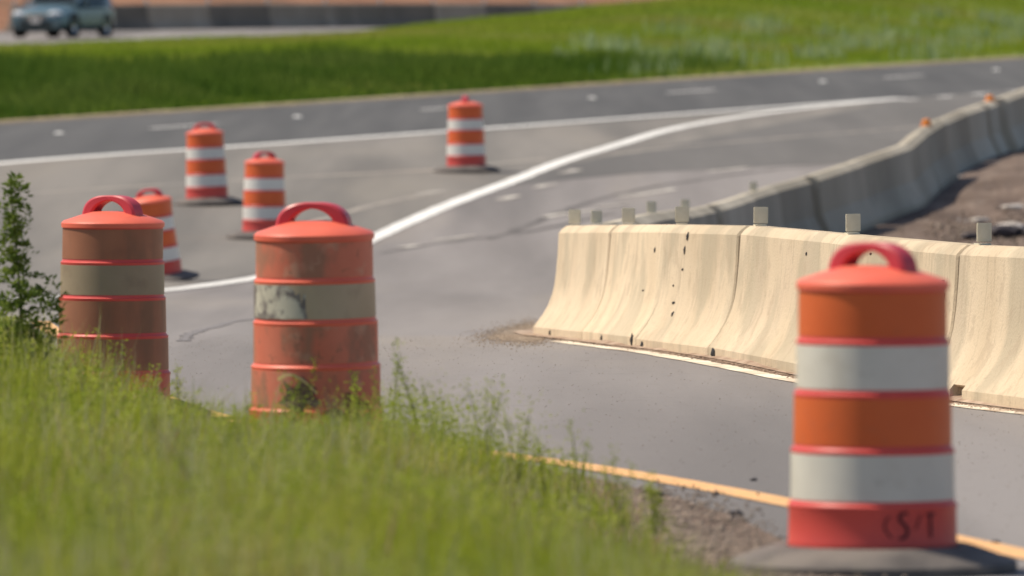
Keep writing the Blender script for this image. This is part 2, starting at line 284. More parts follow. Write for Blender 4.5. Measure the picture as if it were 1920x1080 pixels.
# raised pavement markers
def rpm(x, y):
    bm = bmesh.new(); w, l, h = .14, .13, .03
    b = [bm.verts.new((sx * w / 2, sy * l / 2, 0)) for sx, sy in ((-1, -1), (1, -1), (1, 1), (-1, 1))]
    t = [bm.verts.new((sx * w / 2 * .6, sy * l / 2 * .6, h)) for sx, sy in ((-1, -1), (1, -1), (1, 1), (-1, 1))]
    bm.faces.new(t); bm.faces.new(b[::-1])
    for k in range(4): bm.faces.new((b[k], b[(k + 1) % 4], t[(k + 1) % 4], t[k]))
    bmesh.ops.bevel(bm, geom=bm.edges[:], offset=.005, segments=2, affect='EDGES')
    o = bm_obj('pavement_marker', bm, M['white_paint'], main); o.location = (x, y, Hf(x, y)); o.scale = (1.3, 1.3, 1.3); return o
for x, y in [(-7.62, 143.6), (-3.9, 155.0), (1.6, 170.8), (6.82, 187.3), (11.4, 201)]: rpm(x, y)

# ------------------------------------------------------------ concrete barriers (one per precast segment)
PROF = [(.305, 0), (.305, .070), (.285, .095), (.232, .165), (.192, .235), (.163, .31), (.145, .38), (.131, .48), (.119, .62), (.110, .775), (.085, .805), (.05, .83)]
PROF_B = [(.305, 0), (.305, .08), (.175, .36), (.132, .775), (.04, .838)]
def barrier_mesh(name, L, slots=True, prof=None, ang=30):
    bm = bmesh.new(); half = L / 2; PROF = prof or globals()['PROF']
    full = PROF + [(-a, b) for a, b in PROF[::-1]]; cut = [(.27, .085) if k == 1 else ((.27, .086) if k == 0 else p) for k, p in enumerate(PROF)]
    cut = cut + [(-a, b) for a, b in cut[::-1]]
    def sweep(prof, x0, x1, bev0, bev1, n=3):
        xs = [x0, x0 + .012] if bev0 else [x0]
        xs += list(np.linspace(x0, x1, n + 2)[1:-1]); xs += [x1 - .012, x1] if bev1 else [x1]
        rings = []
        for k, x in enumerate(xs):
            sh = .012 if ((k == 0 and bev0) or (k == len(xs) - 1 and bev1)) else 0
            rings.append([bm.verts.new((x, a - math.copysign(min(sh, abs(a)), a), b - (sh if b > .5 else 0))) for a, b in prof])
        for A, B in zip(rings[:-1], rings[1:]):
            for k in range(len(prof) - 1): bm.faces.new((A[k], A[k + 1], B[k + 1], B[k]))
            bm.faces.new((A[-1], A[0], B[0], B[-1]))
        bm.faces.new(rings[0][::-1]); bm.faces.new(rings[-1])
    s = L * .27; w = .30
    parts = [(-half, -s - w / 2, full, 1, 0), (-s - w / 2, -s + w / 2, cut, 0, 0), (-s + w / 2, s - w / 2, full, 0, 0), (s - w / 2, s + w / 2, cut, 0, 0), (s + w / 2, half, full, 0, 1)] if slots else [(-half, half, full, 1, 1)]
    for x0, x1, p, b0, b1 in parts: sweep(p, x0, x1, b0, b1, 4 if x1 - x0 > .3 else 0)
    me = bpy.data.meshes.new(name); bmesh.ops.recalc_face_normals(bm, faces=bm.faces); bm.to_mesh(me); bm.free()
    me.polygons.foreach_set('use_smooth', [True] * len(me.polygons)); me.set_sharp_from_angle(angle=rad(ang)); return me
def seg_matrix(p, q, tilt=0.0):
    a = Vector((p[0], p[1], Hf(*p))); b = Vector((q[0], q[1], Hf(*q))); x = (b - a).normalized(); y = Vector((-x.y, x.x, 0)).normalized(); z = x.cross(y)
    Mx = Matrix((x, y, z)).transposed().to_4x4(); return Matrix.Translation((a + b) / 2 - Vector((0, 0, .004))) @ Mx @ Matrix.Rotation(tilt, 4, 'X')
def plate_mesh(w, h, t=.012, foot=True):
    bm = bmesh.new(); v = box(bm, (0, 0, h / 2 + .012), (t, w, h - .012)); bmesh.ops.bevel(bm, geom=[e for e in bm.edges], offset=.003, segments=2, affect='EDGES')
    if foot: box(bm, (.018, 0, .006), (.06, w * .8, .012))
    me = bpy.data.meshes.new('reflector'); bmesh.ops.recalc_face_normals(bm, faces=bm.faces); bm.to_mesh(me); bm.free(); return me
def clip_mesh():
    bm = bmesh.new(); lathe(bm, [(.0001, 0), (.085, 0), (.085, .02), (.055, .03), (.065, .045), (.06, .085), (.04, .10), (.0001, .105)], 16)
    me = bpy.data.meshes.new('orange_reflector'); bmesh.ops.recalc_face_normals(bm, faces=bm.faces); bm.to_mesh(me); bm.free(); return me
PL = plate_mesh(.092, .115); PL.materials.append(M['reflector'])
OR = clip_mesh(); OR.materials.append(M['orange_reflector'])
def add_reflector(seg, lx, me=PL, name='reflector', yaw=0.0):
    r = link(name, me, None, seg); r.location = (lx, 0, .829); r.rotation_euler = (0, 0, yaw); return r
ORD = ['first', 'second', 'third', 'fourth', 'fifth', 'sixth', 'seventh', 'eighth', 'ninth', 'tenth', 'eleventh', 'twelfth', 'thirteenth', 'fourteenth', 'fifteenth', 'sixteenth', 'seventeenth',
       'eighteenth', 'nineteenth', 'twentieth', 'twenty-first', 'twenty-second', 'twenty-third', 'twenty-fourth', 'twenty-fifth', 'twenty-sixth', 'twenty-seventh', 'twenty-eighth', 'twenty-ninth', 'thirtieth', 'thirty-first', 'thirty-second'] + [f'{w}' for w in ('thirty-third', 'thirty-fourth', 'thirty-fifth', 'thirty-sixth', 'thirty-seventh', 'thirty-eighth')]
N1 = [(.46, 64.2), (.80, 60.6), (1.13, 57.0), (1.53, 53.4), (1.97, 49.75), (2.52, 46.1), (3.1, 42.5), (3.75, 38.9), (4.5, 35.3)]
bme = barrier_mesh('concrete_barrier', 3.66); bme.materials.append(M['concrete']); bme0 = barrier_mesh('concrete_barrier', 3.66, False); bme0.materials.append(M['concrete'])
def mark_mesh(seed):
    rr = random.Random(seed); bm = bmesh.new(); n = 9; c = bm.verts.new((0, 0, .012)); ring = []
    for k in range(n):
        a = 2 * math.pi * k / n; r = rr.uniform(.018, .03); ring.append(bm.verts.new((r * math.cos(a) * 1.2, r * math.sin(a), 0)))
    for k in range(n): bm.faces.new((ring[k], ring[(k + 1) % n], c))
    me = bpy.data.meshes.new('tar_spot'); bmesh.ops.recalc_face_normals(bm, faces=bm.faces); bm.to_mesh(me); bm.free(); me.materials.append(M['black']); return me
tars = [mark_mesh(k) for k in range(4)]
def face_y(z):
    pr = [(b, a) for a, b in PROF]; return float(np.interp(z, [p[0] for p in pr], [p[1] for p in pr]))
seg1 = []
for k in range(len(N1) - 1):
    p, q = N1[k], N1[k + 1]; o = link('concrete_barrier', bme if k > 4 else bme0); Mx = seg_matrix(q, p, rad([0, 1, -.6, .5, -.4, .3, 0, 0][k])); L = math.dist(p, q)
    o.matrix_world = Mx @ Matrix.Diagonal(((L - .04) / 3.66, 1, 1, 1))
    seg1.append(o); tag(o, ['sunlit beige concrete barrier segment forming the rounded-off left end of the near barrier', 'second sunlit barrier segment from the left end of the near barrier',
        'third sunlit barrier segment of the near barrier, darker streaks and tar spots', 'fourth sunlit barrier segment of the near barrier, wide bright face', 'sunlit beige barrier segment just behind the nearest drum',
        'near barrier segment at the right frame edge, right of the nearest drum', 'near barrier segment past the right frame edge', 'last near barrier segment far past the right frame edge'][k], 'concrete barrier', 'near sunlit concrete barrier segments')
    if k < 6: add_reflector(o, 3.66 / 2 - .12, yaw=rad(-20 + 8 * k))
def spot(o, lx, z, s=1.0, k=0, side=-1, fl=1.0):
    t = link('tar_spot', tars[k % 4], None, o); y = face_y(z); t.location = (lx, side * (y + .0015), z); nrm = Vector((0, side, .18)).normalized()
    if z < .34: nrm = Vector((0, side, .55)).normalized()
    if z < .07: nrm = Vector((0, side, 0))
    t.rotation_euler = nrm.to_track_quat('Z', 'Y').to_euler(); t.scale = (s * 1.35, s * .75 * fl, s * .6)
for (k, lx, z, s, fl) in [(2, -.57, .76, 1.3, 1.3), (1, 1.2, .66, 1.0, 1.2), (2, -.69, .67, 1.2, 1.4), (2, -.74, .54, 1.1, .5), (2, -1.13, .43, 1.0, .5), (2, -.95, .32, 1.7, .35), (2, -.80, .25, 1.3, .8), (1, .75, .38, 1.2, .4),
        (4, 1.5, .62, 1.2, 1.1), (4, 1.42, .58, 1.2, .8), (4, 1.56, .55, 1.0, 1.1), (0, -.5, .04, 1.4, 1), (1, -.44, .035, 1.5, 1), (1, 1.6, .05, 2.0, 1.3), (2, -1.5, .03, 1.8, 1), (3, -1.62, .03, 2.4, 1.0), (3, .9, .70, .7, 1), (3, 1.2, .5, .6, .6), (4, -.6, .74, .7, .6)]:
    spot(seg1[k], -lx, z, s, int(z * 100), 1, fl)
N2 = spline([(.60, 67.6), (1.03, 75.5), (1.97, 90.5), (2.82, 101.5), (3.63, 107), (4.45, 111.3), (5.26, 114.9), (5.86, 120.4), (7.46, 132), (8.5, 141), (10, 152), (11.6, 163)], 3.66)
bme2 = barrier_mesh('concrete_barrier', 3.66, False, PROF_B, 8); bme2.materials.append(M['old_concrete'])
seg2 = []
for k in range(len(N2) - 1):
    p, q = N2[k], N2[k + 1]; o = link('concrete_barrier', bme2); L = math.dist(p, q)
    o.matrix_world = seg_matrix(q, p, rad(random.uniform(-1.0, 1.0))) @ Matrix.Rotation(rad(random.uniform(-.3, .3)), 4, 'Z') @ Matrix.Diagonal(((L - .045) / 3.66, 1, 1, random.uniform(.99, 1.01))); seg2.append(o)
    tag(o, f'{ORD[k]} segment of the shaded grey back barrier, counted from its near end', 'concrete barrier', 'shaded concrete barrier segments of the back row')
def near_seg(xr):   # back-row segment seen in the direction x/y = xr
    return min(range(len(seg2)), key=lambda k: abs((N2[k][0] + N2[k + 1][0]) / (N2[k][1] + N2[k + 1][1]) - xr))
for xr in (.0108, .017, .0209, .0277): add_reflector(seg2[near_seg(xr)], .3, yaw=rad(20))
for xr in (.0488, .0564): add_reflector(seg2[near_seg(xr)], .2, OR, 'orange_reflector')
# far barrier along the opposite road, 6.1 m segments
bme3 = barrier_mesh('concrete_barrier', 6.1, False); bme3.materials.append(M['far_concrete']); far_n = [OA(-101.6, 198 + 6.1 * k) for k in range(40)]
M['far_concrete_b'] = pbr('far_concrete_b', (.15, .125, .10), (.21, .175, .14), .7, .9); bme3b = bme3.copy(); bme3b.materials.clear(); bme3b.materials.append(M['far_concrete_b'])
M['far_concrete_c'] = pbr('far_concrete_c', (.32, .26, .20), (.40, .33, .26), .7, .9); bme3c = bme3.copy(); bme3c.materials.clear(); bme3c.materials.append(M['far_concrete_c'])
xa = [(p[0] / p[1]) for p in far_n]; vis = [k for k in range(38) if -.0625 < (xa[k] + xa[k + 1]) / 2 < .03]
vis = vis + [max(vis) + 1]; pm = plate_mesh(.14, .16); pm.materials.append(M['far_white'])
for j, k in enumerate(vis):
    me, cw = [(bme3, 'grey'), (bme3b, 'dark stained'), (bme3c, 'pale grey'), (bme3b, 'dark stained'), (bme3, 'grey')][k % 5]
    o = link('concrete_barrier', me); p, q = far_n[k], far_n[k + 1]
    o.matrix_world = seg_matrix(p, q) @ Matrix.Diagonal((6.05 / 6.1, 1, 1, 1)); o.matrix_world = o.matrix_world @ Matrix.Diagonal((1, 1, 1.05, 1))
    tag(o, f'{ORD[j]} segment from the left of the far roadside barrier, {cw} concrete', 'concrete barrier', 'far roadside barrier segments')
    r = add_reflector(o, -2.9, pm, 'reflector', rad(70)); r.scale = (1, 1, 1.1)
# dirt between the two barrier rows
wa = [(.42, 65.6)] + [(x + .25, y + .1) for x, y in N1[:-1]] + [(5.6, 34), (9, 28), (18, 20)]
wb = [(.55, 67.6)] + [(float(a) + .28, float(b)) for a, b in N2[1:20:3]] + [(11.3, 155), (14.5, 178), (24, 200), (34, 208)]
sheet('dirt_strip', wa, wb, 220, 60, M['strip_dirt'], .03, .11)

# ------------------------------------------------------------ traffic drums
DP = [(.283, .0), (.285, .012), (.282, .148), (.273, .150), (.270, .332), (.261, .335), (.258, .52), (.252, .523), (.250, .696), (.243, .70), (.241, .872)]
def drum(name, loc, rz, handle_rz, mats, label, base=True, tilt=(0, 0), scale=1.0, dents=0.0, group='orange and white traffic drums'):
    t = empty(name, loc, rz); t.scale = (scale,) * 3; tag(t, label, 'traffic drum', group)
    z0 = .085; ph = random.uniform(0, 6)
    wob = (lambda a, z: dents * (.5 * math.sin(3 * a + ph + 6 * z) + .5 * math.sin(5 * a - ph + 9 * z))) if dents else None
    bm = bmesh.new()
    prof = [(.27, z0 + .002), (.283, z0), (.286, z0 + .012)]
    secs = [(.148, .284), (.332, .274), (.52, .264), (.696, .256), (.872, .248)]
    zz = .012
    for k, (ze, r) in enumerate(secs):
        prof += [(r, z0 + zz + .01), (r - .002, z0 + ze - .02), (r + .001, z0 + ze - .014), (r + .002, z0 + ze - .004), (r - .004, z0 + ze)]
        zz = ze
    lathe(bm, prof, 64, wob=wob); body = bm_obj('body', bm, M[mats['body']], t, True)
    zb = [(.160, .316, mats['b'][0]), (.344, .504, mats['b'][1]), (.532, .680, mats['b'][2]), (.708, .858, mats['b'][3])]; rr = [.274, .264, .256, .248]
    for (a, b, mm), r in zip(zb, rr):
        bm = bmesh.new(); lathe(bm, [(r - .001, z0 + a), (r + .0022, z0 + a + .001), (r + .0012, z0 + b - .001), (r - .003, z0 + b)], 64, wob=wob); bm_obj('band', bm, M[mm], t, True)
    bm = bmesh.new(); lathe(bm, [(.240, z0 + .862), (.256, z0 + .864), (.257, z0 + .885), (.245, z0 + .897), (.16, z0 + .925), (.10, z0 + .940), (.05, z0 + .943), (.0005, z0 + .944)], 64, wob=wob)
    lid = bm_obj('lid', bm, M['plastic'], t, True)
    bm = bmesh.new(); n = 22; rings = []       # carrying handle: a moulded arch
    for k in range(n + 1):
        a = math.pi * k / n; x = -.128 * math.cos(a); z = .900 + .108 * math.sin(a) ** .7
        tang = Vector((.128 * math.sin(a) + 1e-4, 0, .09 * math.cos(a))).normalized(); nm = Vector((-tang.z, 0, tang.x)); wd = .036 + .008 * abs(math.cos(a)); ht = .013 + .020 * abs(math.cos(a)) ** 1.4
        c = Vector((x, 0, z + z0)); rings.append([bm.verts.new(c + nm * u * ht + Vector((0, v * wd, 0))) for u, v in ((-1, -.8), (-.6, -1), (.6, -1), (1, -.8), (1, .8), (.6, 1), (-.6, 1), (-1, .8))])
    for A, B in zip(rings[:-1], rings[1:]):
        for k in range(8): bm.faces.new((A[k], A[(k + 1) % 8], B[(k + 1) % 8], B[k]))
    bm.faces.new(rings[0]); bm.faces.new(rings[-1][::-1])
    h = bm_obj('handle', bm, M['handle'], t, True); h.rotation_euler = (0, 0, handle_rz - rz)
    if base:
        bm = bmesh.new(); lathe(bm, [(.285, .012), (.30, .004), (.478, .004), (.487, .008), (.487, .034), (.480, .040), (.345, .088), (.33, .092), (.292, .090), (.288, .05)], 56, closed=True)
        bm_obj('rubber_base', bm, M['rubber'], t, True)
    if tilt != (0, 0): t.rotation_euler = (tilt[0], tilt[1], rz)
    return t
NEW = dict(body='plastic_red', b=['sheet_white', 'sheet_orange', 'sheet_white', 'sheet_orange'])
FAR = dict(body='plastic_red', b=['far_white', 'far_orange', 'far_white', 'far_orange'])
BRN = dict(body='plastic_red', b=['brown_white', 'brown_orange', 'brown_white', 'brown_orange'])
WRN = dict(body='plastic', b=['worn_orange', 'worn_orange', 'tan_sheet', 'worn_orange'])
BRN['b'] = ['brown_orange', 'brown_orange', 'brown_white', 'brown_orange']
def at(x, y): return (x, y, Hf(x, y))
d1 = drum('traffic_drum', at(1.212, 28.65), 0, rad(-38), NEW, 'nearest orange and white striped traffic drum with scrawled black letters on its red foot', scale=1.0)
d2 = drum('traffic_drum', at(-.83, 36.35), 0, rad(-12), WRN, 'scuffed faded orange traffic drum with a torn dirty foot among weeds', dents=.004, tilt=(rad(1.0), rad(-.8)))
d3 = drum('traffic_drum', at(-1.98, 42.3), 0, rad(-32), BRN, 'dull brown banded traffic drum half hidden in grass at left', dents=.002)
d4 = drum('traffic_drum', at(-3.86, 93.2), 0, rad(-5), FAR, 'small striped traffic drum tilting behind the brown banded drum', tilt=(rad(4), rad(-6)), dents=.006, scale=.92)
d5 = drum('traffic_drum', at(-3.15, 108.6), 0, rad(35), FAR, 'striped traffic drum standing just above the scuffed faded drum', dents=.003)
d6 = drum('traffic_drum', at(-4.12, 115.4), 0, rad(-3), FAR, 'striped traffic drum whose top crosses the long white edge line, leftmost of the far ones', tilt=(0, rad(-2)))
d7 = drum('traffic_drum', at(-.66, 123.9), 0, rad(86), FAR, 'lone striped traffic drum in the middle of the painted gore, its handle seen edge on', tilt=(0, rad(-1)))
# scrawled lettering on the foot of the nearest drum
def stroke(pts, w, parent, name='marker_letter', r=.2872, az0=0.0, zc=.165):
    bm = bmesh.new(); P = spline(pts, .004) if len(pts) > 2 else np.linspace(pts[0], pts[1], 14); d = np.gradient(P, axis=0); d /= np.linalg.norm(d, axis=1)[:, None] + 1e-9; prev = None
    for k, (p, t) in enumerate(zip(P, d)):
        ww = w * (.55 + .45 * math.sin(math.pi * (k + 1) / (len(P) + 1)) ** .5) / 2; n = (-t[1], t[0]); pr = []
        for s in (-1, 1):
            u = p[0] + n[0] * ww * s; v = p[1] + n[1] * ww * s; a = az0 + u / r; pr.append(bm.verts.new((r * math.sin(a), -r * math.cos(a), zc + v)))
        if prev: bm.faces.new((prev[0], prev[1], pr[1], pr[0]))
        prev = pr
    return bm_obj(name, bm, M['ink'], parent)
A0 = rad(22)
stroke([(.038, .046), (.012, .040), (.008, .022), (.026, .004), (.036, -.014), (.026, -.036), (.004, -.040)], .011, d1, az0=A0 - rad(7.5), zc=.165)
stroke([(-.030, .036), (-.045, .016), (-.044, -.010), (-.022, -.036)], .006, d1, az0=A0 - rad(7), zc=.163)
stroke([(.052, -.012), (.074, .040)], .005, d1, az0=A0 - rad(5), zc=.165)
stroke([(.092, .036), (.130, .040)], .009, d1, az0=A0 - rad(4), zc=.165)
stroke([(.110, .036), (.112, -.040)], .010, d1, az0=A0 - rad(4), zc=.165)
# torn foot of the scuffed drum: a dark split and a hanging pale strip
def patch(parent, az, zc, w, h, m, name, r=.2895, seed=1):
    rr = random.Random(seed); bm = bmesh.new(); n = 18; ring = []; c = bm.verts.new((r * math.sin(az), -r * math.cos(az), zc))
    for k in range(n):
        a = 2 * math.pi * k / n; q = rr.uniform(.55, 1.25); u = az + w * q * math.cos(a) / r; ring.append(bm.verts.new((r * math.sin(u), -r * math.cos(u), zc + h * q * math.sin(a) * (1 if k % 3 else .7))))
    for k in range(n): bm.faces.new((ring[k], ring[(k + 1) % n], c))
    return bm_obj(name, bm, m, parent)
def arc(parent, a0, a1, zb, zt, r0, r1, m, name, seed):
    rr = random.Random(seed); bm = bmesh.new(); prev = None; n = 26
    for k in range(n + 1):
        a = a0 + (a1 - a0) * k / n; e = .004 * rr.random(); pr = [bm.verts.new((r0 * math.sin(a), -r0 * math.cos(a), zb + e)), bm.verts.new(((r0 + r1) / 2 * math.sin(a + .02 * (k == n)), -(r0 + r1) / 2 * math.cos(a), (zb + zt) / 2)), bm.verts.new((r1 * math.sin(a), -r1 * math.cos(a), zt - e))]
        if prev:
            for j in range(2): bm.faces.new((prev[j], prev[j + 1], pr[j + 1], pr[j]))
        prev = pr
    return bm_obj(name, bm, m, parent, True)
arc(d2, rad(-100), rad(-6), .085 + .534, .085 + .679, .2615, .2600, M['worn_sheet'], 'peeling_sheet', 4)
patch(d2, rad(-13), .30, .085, .085, pbr('torn_dark', (.12, .07, .06), (.26, .17, .13), 14, .9), 'torn_patch', .290, 3)
patch(d2, rad(32), .19, .11, .10, pbr('muddy', (.16, .085, .05), (.22, .10, .06), 14, .9), 'mud_patch', .2905, 5)
bm = bmesh.new(); prev = None
for k in range(16):
    t = k / 15; a = rad(-32 + 34 * t); r = .296 + .012 * math.sin(math.pi * t); z = .365 + .03 * math.sin(math.pi * (t * 1.1)) - .05 * t * t; pr = [bm.verts.new((r * math.sin(a), -r * math.cos(a), z + s * .006)) for s in (-1, 1)]
    if prev: bm.faces.new((prev[0], prev[1], pr[1], pr[0]))
    prev = pr
bm_obj('torn_strip', bm, pbr('strip', (.62, .45, .22), None, rough=.6), d2)

# ------------------------------------------------------------ car on the opposite road
def make_car():
    paint = pbr('car_paint', (.10, .17, .20), (.12, .19, .22), 2, .22, spec=.7, metal=.3); glass = pbr('car_glass', (.015, .02, .022), None, rough=.08, spec=.8)
    trim = pbr('car_trim', (.015, .015, .016), None, rough=.6); chrome = pbr('chrome', (.6, .6, .6), None, rough=.15, metal=1.0)
    lamp = pbr('lamp_glass', (.75, .78, .8), None, rough=.08, spec=1.0); red = pbr('tail_lamp', (.4, .02, .02), None, rough=.2)
    px, py = -13.75, 261.6
    t = empty('car', (px, py, Hf(px, py)), 0); tag(t, 'blue-grey car driving towards us on the far opposite road', 'car')
    # body: cross-sections along the car, front at -y
    bm = bmesh.new(); S = [(-2.34, .62, .42, .62, .66), (-2.28, .80, .26, .70, .74), (-2.0, .88, .22, .80, .86), (-1.3, .91, .22, .88, .97), (-.85, .92, .22, .92, 1.02), (0, .93, .22, .94, 1.03), (1.0, .93, .22, .96, 1.05), (1.7, .91, .24, .96, 1.08), (2.2, .86, .30, .92, 1.06), (2.36, .76, .42, .84, .98)]
    rings = []
    for y, w, zb, zs, zt in S:
        pts = [(-w * .86, zb), (-w, zb + .14), (-w * 1.0, (zb + zs) / 2 + .08), (-w * .97, zs - .05), (-w * .86, zs), (-w * .45, zt), (w * .45, zt), (w * .86, zs), (w * .97, zs - .05), (w, (zb + zs) / 2 + .08), (w, zb + .14), (w * .86, zb)]
        rings.append([bm.verts.new((a, y, b)) for a, b in pts])
    for A, B in zip(rings[:-1], rings[1:]):
        for k in range(12): bm.faces.new((A[k], A[(k + 1) % 12], B[(k + 1) % 12], B[k]))
    bm.faces.new(rings[0]); bm.faces.new(rings[-1][::-1])
    body = bm_obj('body', bm, paint, t, True)
    bm = bmesh.new()       # cabin roof and pillars
    ca = [(-.95, .80, .99), (-.25, .66, 1.47), (.9, .66, 1.50), (1.75, .70, 1.42), (2.1, .78, 1.04)]; rg = []
    for y, w, z in ca: rg.append([bm.verts.new((-.84, y + .02, 1.0)), bm.verts.new((-w, y, z)), bm.verts.new((w, y, z)), bm.verts.new((.84, y + .02, 1.0))])
    for A, B in zip(rg[:-1], rg[1:]):
        for k in range(3): bm.faces.new((A[k], A[k + 1], B[k + 1], B[k]))
    bm_obj('cabin', bm, paint, t)
    def quad(name, pts, m, th=.012):
        bm = bmesh.new(); f = bm.faces.new([bm.verts.new(p) for p in pts]); r = bmesh.ops.solidify(bm, geom=[f], thickness=th); return bm_obj(name, bm, m, t)
    quad('windshield', [(-.74, -.90, 1.05), (.74, -.90, 1.05), (.60, -.30, 1.455), (-.60, -.30, 1.455)], glass)
    for s in (-1, 1):
        quad('side_window', [(s * .845, -.62, 1.06), (s * .845, .42, 1.06), (s * .69, .42, 1.43), (s * .70, -.12, 1.43)], glass)
        quad('side_window', [(s * .845, .50, 1.06), (s * .845, 1.5, 1.08), (s * .71, 1.4, 1.42), (s * .69, .50, 1.43)], glass)
        bm = bmesh.new(); box(bm, (s * .98, -.62, 1.06), (.20, .10, .14)); bmesh.ops.bevel(bm, geom=bm.edges[:], offset=.03, segments=2, affect='EDGES'); bm_obj('mirror', bm, paint, t)
        bm = bmesh.new(); r = bmesh.ops.create_uvsphere(bm, u_segments=16, v_segments=10, radius=1); bmesh.ops.scale(bm, vec=(.23, .12, .09), verts=r['verts']); h = bm_obj('headlight', bm, lamp, t, True); h.location = (s * .60, -2.22, .70); h.rotation_euler = (rad(-10), 0, s * rad(22))
        bm = bmesh.new(); box(bm, (s * .66, 2.30, .86), (.28, .12, .16)); bmesh.ops.bevel(bm, geom=bm.edges[:], offset=.03, segments=2, affect='EDGES'); bm_obj('tail_light', bm, red, t)
        for y in (-1.42, 1.36):
            bm = bmesh.new(); lathe(bm, [(.20, -.10), (.31, -.11), (.335, -.08), (.335, .08), (.31, .11), (.20, .10)], 28, closed=True)
            w = bm_obj('wheel', bm, trim, t, True); w.location = (s * .82, y, .335); w.rotation_euler = (0, rad(90), 0)
            bm = bmesh.new(); lathe(bm, [(.0005, .06), (.05, .07), (.12, .05), (.205, .085), (.21, .0), (.0005, 0)], 24); rim = bm_obj('rim', bm, chrome, w, True)
            if s < 0: rim.rotation_euler = (rad(180), 0, 0)
            bm = bmesh.new(); lathe(bm, [(.37, -.04), (.40, -.04), (.40, .04), (.37, .04)], 28, closed=True); a = bm_obj('wheel_arch', bm, trim, t, True); a.location = (s * .905, y, .335); a.rotation_euler = (0, rad(90), 0)
    bm = bmesh.new()
    for z in (.58, .63, .68): box(bm, (0, -2.345, z), (.70, .03, .022))
    bm_obj('grille', bm, chrome, t)
    bm = bmesh.new(); box(bm, (0, -2.33, .40), (1.05, .06, .16)); bmesh.ops.bevel(bm, geom=bm.edges[:], offset=.02, segments=2, affect='EDGES'); bm_obj('air_intake', bm, trim, t)
    bm = bmesh.new(); box(bm, (0, -2.37, .50), (.32, .01, .14)); bm_obj('number_plate', bm, M['far_white'], t)
    bm = bmesh.new(); box(bm, (0, 0, .23), (1.6, 4.2, .10)); bm_obj('underbody', bm, trim, t)
    t.rotation_euler = (0, 0, -AL)     # local -y (front) points along the opposite carriageway towards the camera
    return t
make_car()

# ------------------------------------------------------------ vegetation
def blades(name, x, y, h, w, m, lean=.35, parent=None, z0=None, curl=.5):
    n = len(x); z = H(x, y) if z0 is None else z0; a = R.uniform(0, 2 * np.pi, n); la = R.uniform(0, 2 * np.pi, n); lm = np.abs(R.normal(0, lean, n))
    dx, dy = np.cos(a) * w / 2, np.sin(a) * w / 2; lx, ly = np.cos(la) * lm * h, np.sin(la) * lm * h
    V = np.empty((n, 5, 3)); V[:, 0] = np.stack([x - dx, y - dy, z - .01], 1); V[:, 1] = np.stack([x + dx, y + dy, z - .01], 1)
    mx, my, mz = x + lx * .3, y + ly * .3, z + h * .55
    V[:, 2] = np.stack([mx - dx * .8, my - dy * .8, mz], 1); V[:, 3] = np.stack([mx + dx * .8, my + dy * .8, mz], 1)
    V[:, 4] = np.stack([x + lx, y + ly, z + h * (1 - curl * lm * lm).clip(.4, 1)], 1)
    b = np.arange(n)[:, None] * 5; F = np.concatenate([b + [0, 1, 3], b + [0, 3, 2], b + [2, 3, 4]])
    return link(name, mesh_np(name, V.reshape(-1, 3), F), m, parent)
def leaves(name, c, size, m, parent=None, flat=.5):
    """small pointed leaves (two triangles folded along the rib) at points c"""
    n = len(c); a = R.uniform(0, 2 * np.pi, n); el = R.uniform(-.2, 1.1, n); d = np.stack([np.cos(a) * np.cos(el), np.sin(a) * np.cos(el), np.sin(el)], 1)
    s = np.cross(d, R.normal(size=(n, 3))); s /= np.linalg.norm(s, axis=1)[:, None] + 1e-9; sz = size[:, None]
    V = np.stack([c, c + d * sz * .5 + s * sz * .2, c + d * sz, c + d * sz * .5 - s * sz * .2], 1)
    b = np.arange(n)[:, None] * 4; F = np.concatenate([b + [0, 1, 2], b + [0, 2, 3]])
    return link(name, mesh_np(name, V.reshape(-1, 3), F), m, parent)
def vnoise(x, y, sc, seed):
    r = np.random.default_rng(seed); v = np.zeros_like(x)
    for k in range(10):
        a = r.uniform(0, 6.28); f = sc * 1.3 ** k * .5; v += np.sin((x * np.cos(a) + y * np.sin(a)) * f + r.uniform(0, 6.28)) / (1 + .2 * k)
    return v / 3.2
gby = GBs[::-1, 1]; gbx = GBs[::-1, 0]; sel = (GBs[:, 1] < 66) & (GBs[:, 1] > 8); o_ = np.argsort(GBs[sel, 1]); BY, BX = GBs[sel, 1][o_], GBs[sel, 0][o_]
def xb(y): return np.interp(y, BY, BX) - .14 - .26 * sstep((33.5 - y) / 4)
def near_pts(n, y0=14.5, y1=64):
    y = y0 + (y1 - y0) * R.random(n * 2) ** 1.25; xl = -.066 * y - .9; x = xl + (xb(y) - xl) * R.random(n * 2); keep = R.random(n * 2) < (xb(y) - xl) / 3.4
    return x[keep][:n], y[keep][:n]
def near_h(x, y):
    d = np.clip(xb(y) - x, 0, 5); h = .14 + .27 * sstep(d / 1.3)
    h *= 1 - .80 * np.exp(-((x + 1.22) / .36) ** 2 - ((y - 38.5) / 4.5) ** 2)
    h *= 1 - .38 * np.exp(-((x + .78) / .30) ** 2 - ((y - 35.0) / 1.8) ** 2)
    h *= 1 - .25 * sstep((y - 46) / 10)
    h *= 1 + .22 * sstep((-x - 1.5) / .8)
    return h * (1 + .42 * vnoise(x, y, 3.0, 3) + .3 * vnoise(x, y, 9, 4))
x, y = near_pts(210000); h = near_h(x, y) * R.uniform(.45, 1.1, len(x)); d = xb(y) - x
edge = R.random(len(x)) < sstep((d + .02) / .55) * .92 + .08; x, y, h = x[edge], y[edge], h[edge]
tag(blades('verge_grass', x, y, h, R.uniform(.004, .009, len(x)), M['grass'], .3), 'lush green grass covering the near bank at lower left', 'grass', kind='stuff')
